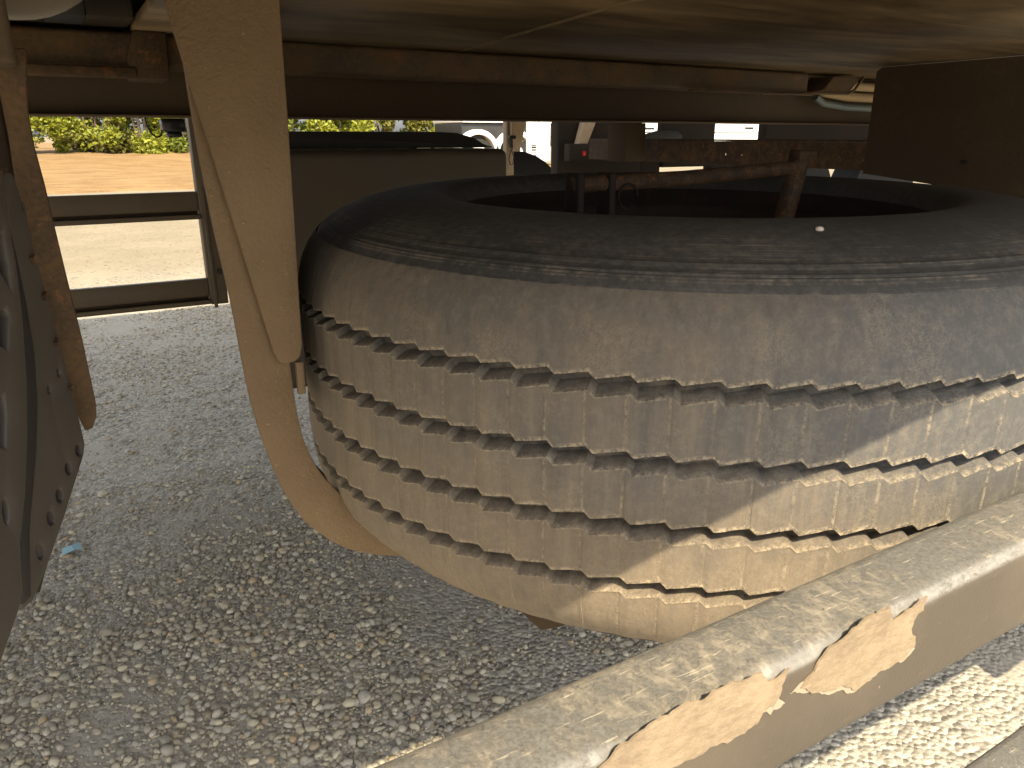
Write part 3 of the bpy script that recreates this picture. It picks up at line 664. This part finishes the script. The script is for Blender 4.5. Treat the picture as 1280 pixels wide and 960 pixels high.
def rib(name, zlo, zhi, lo_saw, hi_saw, seed, hs=1.0):
    """one tread rib; its lower and upper margins follow the saw-tooth"""
    n = len(ANG); rows = []
    fr = [(0, 0), (0, .0016), (0, .0045), (.25, 0), (.5, 0), (.75, 0), (1, -.0045), (1, -.0016), (1, 0)]
    V, E, SI, IN = [], [], [], []
    def addrow(fn):
        idx = []
        for j in range(n):
            r, z, e, s, groove_shade = fn(j); a = ANG[j]
            idx.append(len(V)); V.append((r*cos(a), r*sin(a), z)); E.append(e); SI.append(s); IN.append(groove_shade)
        rows.append(idx)
    rnd = random.Random(seed); off = [rnd.uniform(-1, 1) for _ in range(NP)]
    def lip(j, zz, use): return zz - (AMP*(1-saw(TT[j])) if use else 0)
    def jit(j, q): return .0006*noise.noise((ANG[j]*55, q, seed))
    # inner wall of the lower margin (upper wall of the groove below)
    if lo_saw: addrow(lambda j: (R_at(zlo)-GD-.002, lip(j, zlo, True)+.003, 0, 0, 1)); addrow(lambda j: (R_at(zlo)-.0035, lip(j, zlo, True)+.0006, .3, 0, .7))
    for fi, f_ in enumerate(fr):
        def fn(j, f_=f_[0], fo=f_[1], fi=fi):
            a = lip(j, zlo, lo_saw); b = lip(j, zhi, hi_saw); z = a + (b-a)*f_ + fo
            t = TT[j]; r = R_at(z) + (.0005*sin(2*pi*t) + .0003*off[KK[j]])*hs
            sp = hs if t in (.925, .955) else 0.0
            if t == .925 and 1 < fi < len(fr)-2: r -= .0003*hs
            e = 0.0
            if fi == 0 and lo_saw: r -= .0003; e = 1.0
            if fi == 1 and lo_saw: e = .8
            if fi == len(fr)-1 and hi_saw: e = .8
            return (r + jit(j, fi), z + jit(j, fi+20), e, sp*(.12 + .6*max(0, noise.noise((ANG[j]*9, z*60, seed)) + .3)), 0)
        addrow(fn)
    if hi_saw:
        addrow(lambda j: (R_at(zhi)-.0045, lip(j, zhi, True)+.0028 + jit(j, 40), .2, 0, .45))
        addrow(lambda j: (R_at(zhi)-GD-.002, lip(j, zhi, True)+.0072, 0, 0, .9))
    F = []
    for a, b in zip(rows, rows[1:]):
        for j in range(n): F.append((a[j], a[(j+1) % n], b[(j+1) % n], b[j]))
    me = bpy.data.meshes.new(name); me.from_pydata(V, [], F)
    for nm, dat in (('edge', E), ('sipe', SI), ('inner', IN)):
        me.attributes.new(nm, 'FLOAT', 'POINT').data.foreach_set('value', dat)
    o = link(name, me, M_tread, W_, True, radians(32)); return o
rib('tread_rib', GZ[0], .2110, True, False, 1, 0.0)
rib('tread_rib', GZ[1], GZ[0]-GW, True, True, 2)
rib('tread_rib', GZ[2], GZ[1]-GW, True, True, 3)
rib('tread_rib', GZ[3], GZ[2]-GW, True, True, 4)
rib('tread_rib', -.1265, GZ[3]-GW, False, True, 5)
def lathe(name, pr, mat, parent, n=256, attr=False):
    V, F = [], []
    for r, z in pr:
        for k in range(n): V.append((r*cos(2*pi*k/n), r*sin(2*pi*k/n), z))
    for i in range(len(pr)-1):
        for k in range(n): F.append((i*n+k, i*n+(k+1) % n, (i+1)*n+(k+1) % n, (i+1)*n+k))
    me = bpy.data.meshes.new(name); me.from_pydata(V, [], F)
    if attr:
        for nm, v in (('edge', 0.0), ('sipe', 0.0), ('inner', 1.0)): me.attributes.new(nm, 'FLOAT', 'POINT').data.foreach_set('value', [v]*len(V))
    return link(name, me, mat, parent, True, radians(40))
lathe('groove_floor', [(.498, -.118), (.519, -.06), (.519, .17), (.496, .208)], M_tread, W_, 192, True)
top = [(.5055, .2085), (.5035, .2118), (.4990, .2165), (.4962, .2188)]
for r0, z0 in ((.4935, .2206), (.4895, .2232), (.479, .2293)): top += [(r0+.0014, z0-.0007), (r0+.0005, z0+.0003), (r0-.0006, z0+.0007), (r0-.0014, z0+.0006)]
top += [(.468, .2345), (.455, .2395), (.440, .2440), (.425, .2475), (.410, .2500), (.395, .2518), (.380, .2528), (.366, .2532), (.354, .2526), (.344, .2508), (.336, .2475), (.330, .2430), (.325, .2370), (.3195, .2280)]
lathe('bead', [(.3193, .2278), (.310, .2120), (.3, .197), (.292, .190), (.285, .18), (.285, .165)], M_rim, W_)  # rubber given the dark rim colour to paint shade inside the hole
lathe('sidewall', top, M_side, W_)
lathe('sidewall', [(.285, -.09), (.292, -.11), (.33, -.145), (.40, -.165), (.45, -.16), (.48, -.145), (.4975, -.1295), (.5035, -.127), (.5038, -.1245), (.495, -.12)], M_side, W_, 192)
rm = lathe('wheel_rim', [(.294, .196), (.297, .200), (.293, .204), (.286, .196), (.283, .17), (.262, .14), (.256, .05), (.256, -.02), (.22, -.03), (.14, -.03), (.14, -.045), (.262, -.05), (.283, -.09), (.29, -.11)], M_rim, W_, 128)

# ------------------------------------------------------------------ small loose things
def pebble(loc, s, mat, label, seed):
    bm = bmesh.new(); bmesh.ops.create_icosphere(bm, subdivisions=2, radius=1)
    for v in bm.verts:
        k = 1 + .25*noise.noise(v.co*1.3 + Vector((seed, 0, 0))); v.co = Vector((v.co.x*s[0]*k, v.co.y*s[1]*k, v.co.z*s[2]*k))
    o = obj('pebble', bm, mat, None, True); o.location = loc; tag(o, label, 'pebble', 'pebbles lying on the tyre'); return o
M_peb = dusty('white_pebble', (.62, .57, .50), (.45, .27, .15), .35, .8, 150, 900, .3)
def on_side(px, py):
    # point of the upper sidewall under a pixel: march the ray to the tyre's profile
    d = ray(px, py).normalized(); c = Vector((0, 0, HC)); t = .3
    rr = [p[0] for p in top][::-1]; zz = [p[1] for p in top][::-1]
    inv = (Matrix.Translation(TC) @ W_.rotation_euler.to_matrix().to_4x4()).inverted()
    while t < 2.0:
        q = inv @ (c + d*t); r = sqrt(q.x**2 + q.y**2)
        if .33 < r < .505 and q.z < np.interp(r, rr, zz): return c + d*t
        t += .0005
    return c + d*.6
p = on_side(1024, 288); pebble(p + Vector((0, 0, .0012)), (.0042, .0036, .0026), M_peb, 'larger whitish pebble with a rusty fleck, lying on the front of the tyre sidewall', 2)
p = on_side(1100, 269); pebble(p + Vector((0, 0, .0010)), (.0032, .003, .0022), M_peb, 'smaller white pebble on the inner edge of the tyre sidewall', 6)
bm = bmesh.new()
vs = [bm.verts.new(v) for v in [(0, 0, .004), (.030, .004, .012), (.050, .012, .006), (.044, .034, .016), (.018, .036, .008), (.002, .022, .014)]]
ctr = bm.verts.new((.024, .018, .020))
for i in range(6): bm.faces.new((vs[i], vs[(i+1) % 6], ctr))
r_ = bmesh.ops.extrude_face_region(bm, geom=list(bm.faces)); bmesh.ops.translate(bm, verts=[v for v in r_['geom'] if isinstance(v, bmesh.types.BMVert)], vec=(0, 0, -.0015))
o = obj('plastic_scrap', bm, M_blue); o.location = at(78, 696, Z=.006); tag(o, 'crumpled pale blue scrap of plastic on the gravel by the support leg', 'litter')

# ------------------------------------------------------------------ neighbours beyond the trailer
PT = thing('parked_trailer', 'dark brown trailer parked alongside, its hanging boxes seen past the tyre', 'trailer', (0, 0, 0))
def pt(name, x0, x1, z0, z1, y0=4.0, y1=4.5, m=M_ltrail, bev=.01): return boxo(name, (x0, y0, z0), (x1, y1, z1), m, PT, bev)
pt('tool_box', 2.68, 3.335, .78, 1.62, 4, 4.08); pt('tool_box', 3.525, 3.985, .90, 1.62, 4, 4.08); pt('tool_box', 4.485, 7.2, 1.00, 1.62, 4, 4.08)
pt('low_box', 3.34, 3.52, .79, 1.10, 4.02, 4.10, M_ltrail, .004); pt('low_box', 3.99, 4.48, 1.015, 1.066, 4.02, 4.10, M_ltrail, .004)
pt('low_bar', 3.99, 4.60, .86, .935, 4.02, 4.10, M_ltrail, .004)
pt('chassis_rail', 2.2, 9, 1.63, 1.80); pt('deck', 2.2, 9, 1.82, 2.0, 3.9, 6.2)
prof('brace', [(2.84, 1.24), (2.94, 1.24), (2.82, .98), (2.765, .98)], 3.93, 3.98, M_strut, PT, .004)
prof('arch', [(3.29, 1.095), (3.36, 1.115), (3.45, 1.135), (3.58, 1.13), (3.62, 1.10), (3.62, 1.08), (3.29, 1.08)], 3.93, 3.99, M_black, PT, .003)
pt('under_bar', 2.70, 3.5, .955, 1.055, 3.9, 3.96, M_ltrail, .004)
WP = thing('label_post', 'white upright post with small black printed lines, right of the dusty strut', 'post', (0, 0, 0))
k_ = 8.2/4
prof('post_face', [(2.462*k_, .01), (2.462*k_, 1.45), (2.540*k_, 1.45), (2.545*k_, .01)], 8.2, 8.23, M_white, WP, .003)
prof('side_fin', [(2.551*k_, 1.34), (2.557*k_, 1.34), (2.63*k_, .3), (2.551*k_, .3)], 8.21, 8.26, M_white, WP, .003)
for i, (w_, h_) in enumerate(((.030, .006), (.034, .010), (.032, .008), (.040, .004), (.036, .003))):
    w2, h2, z2 = w_*k_, h_*k_, 1.1 + (-.055 - i*.014)*k_
    boxo('print_line', (2.508*k_ - w2/2, 8.197, z2), (2.508*k_ + w2/2, 8.1995, z2 + h2), M_lab, WP, 0)
for x in (2.79, 2.85): boxo('tail_reflection', (x, 3.886, .985), (x+.022, 3.899, 1.012), M_red, PT, .002)  # red blocks added in place of tail light reflections
for sx in (2.9, 6.0, 7.3):
    bm = bmesh.new(); cyl(bm, (sx, 4.9, .5), (sx, 5.2, .5), .5, 32); obj('wheel', bm, M_rubber, PT, True, radians(40))

# white pickup truck far behind
TR = thing('pickup_truck', 'white flatbed truck parked in the sun beyond the yard, its front wheel showing', 'truck', (0, 0, 0))
ty = 22.0
def tb(name, a, b, m, bev=.04): return boxo(name, a, b, m, TR, bev, 3)
tb('bed', (11.2, ty, 1.50), (15.2, ty+2.2, 2.3), M_white, .02)
tb('cab', (15.3, ty, .75), (17.4, ty+2.1, 2.6), M_white, .15)
tb('chassis', (11.2, ty+.1, 1.02), (15.3, ty+2.1, 1.48), M_grille, .02)
def truck_wheel(x):
    bm = bmesh.new(); cyl(bm, (x, ty-.05, .52), (x, ty+.25, .52), .50, 32); wo = obj('wheel', bm, M_rubber, TR, True, radians(40))
    bm = bmesh.new(); cyl(bm, (x, ty-.08, .52), (x, ty+.0, .52), .30, 24); obj('rim', bm, M_white, wo, True, radians(40))
    bm = bmesh.new(); cyl(bm, (x, ty-.12, .52), (x, ty-.07, .52), .09, 16); obj('hub', bm, M_strut, wo, True, radians(40))
    # arch over the wheel
    o_, i_ = [], []
    for k in range(15):
        a = pi*k/14; o_.append((x + .74*cos(a), .58 + .72*sin(a))); i_.append((x + .60*cos(a), .58 + .57*sin(a)))
    plate('fender', o_ + i_[::-1], [], (0, ty-.10, 0), (1, 0, 0), (0, 0, 1), .35, M_white, TR, .01)
for x in (11.7, 13.05, 16.6): truck_wheel(x)
tb('front_post', (13.75, ty-.3, .3), (14.25, ty-.2, 2.2), M_white, .03)
VN = thing('white_van', 'white van parked far off, glimpsed through gaps under the neighbouring trailer', 'van', (0, 0, 0))
vy = 24.0
boxo('body', (19.0, vy, .45), (28, vy+2.1, 2.6), M_white, VN, .12, 3)
boxo('side_molding', (19.2, vy-.012, 1.22), (27.6, vy+.01, 1.25), M_grille, VN, 0)
boxo('handle', (25.6, vy-.02, 1.38), (26.1, vy+.01, 1.46), M_grille, VN, .005)
boxo('window', (19.6, vy-.012, 1.34), (20.6, vy+.01, 1.42), M_glass, VN, 0)
for x in (20.6, 26.4):
    bm = bmesh.new(); cyl(bm, (x, vy-.04, .36), (x, vy+.2, .36), .36, 28); obj('wheel', bm, M_rubber, VN, True, radians(40))
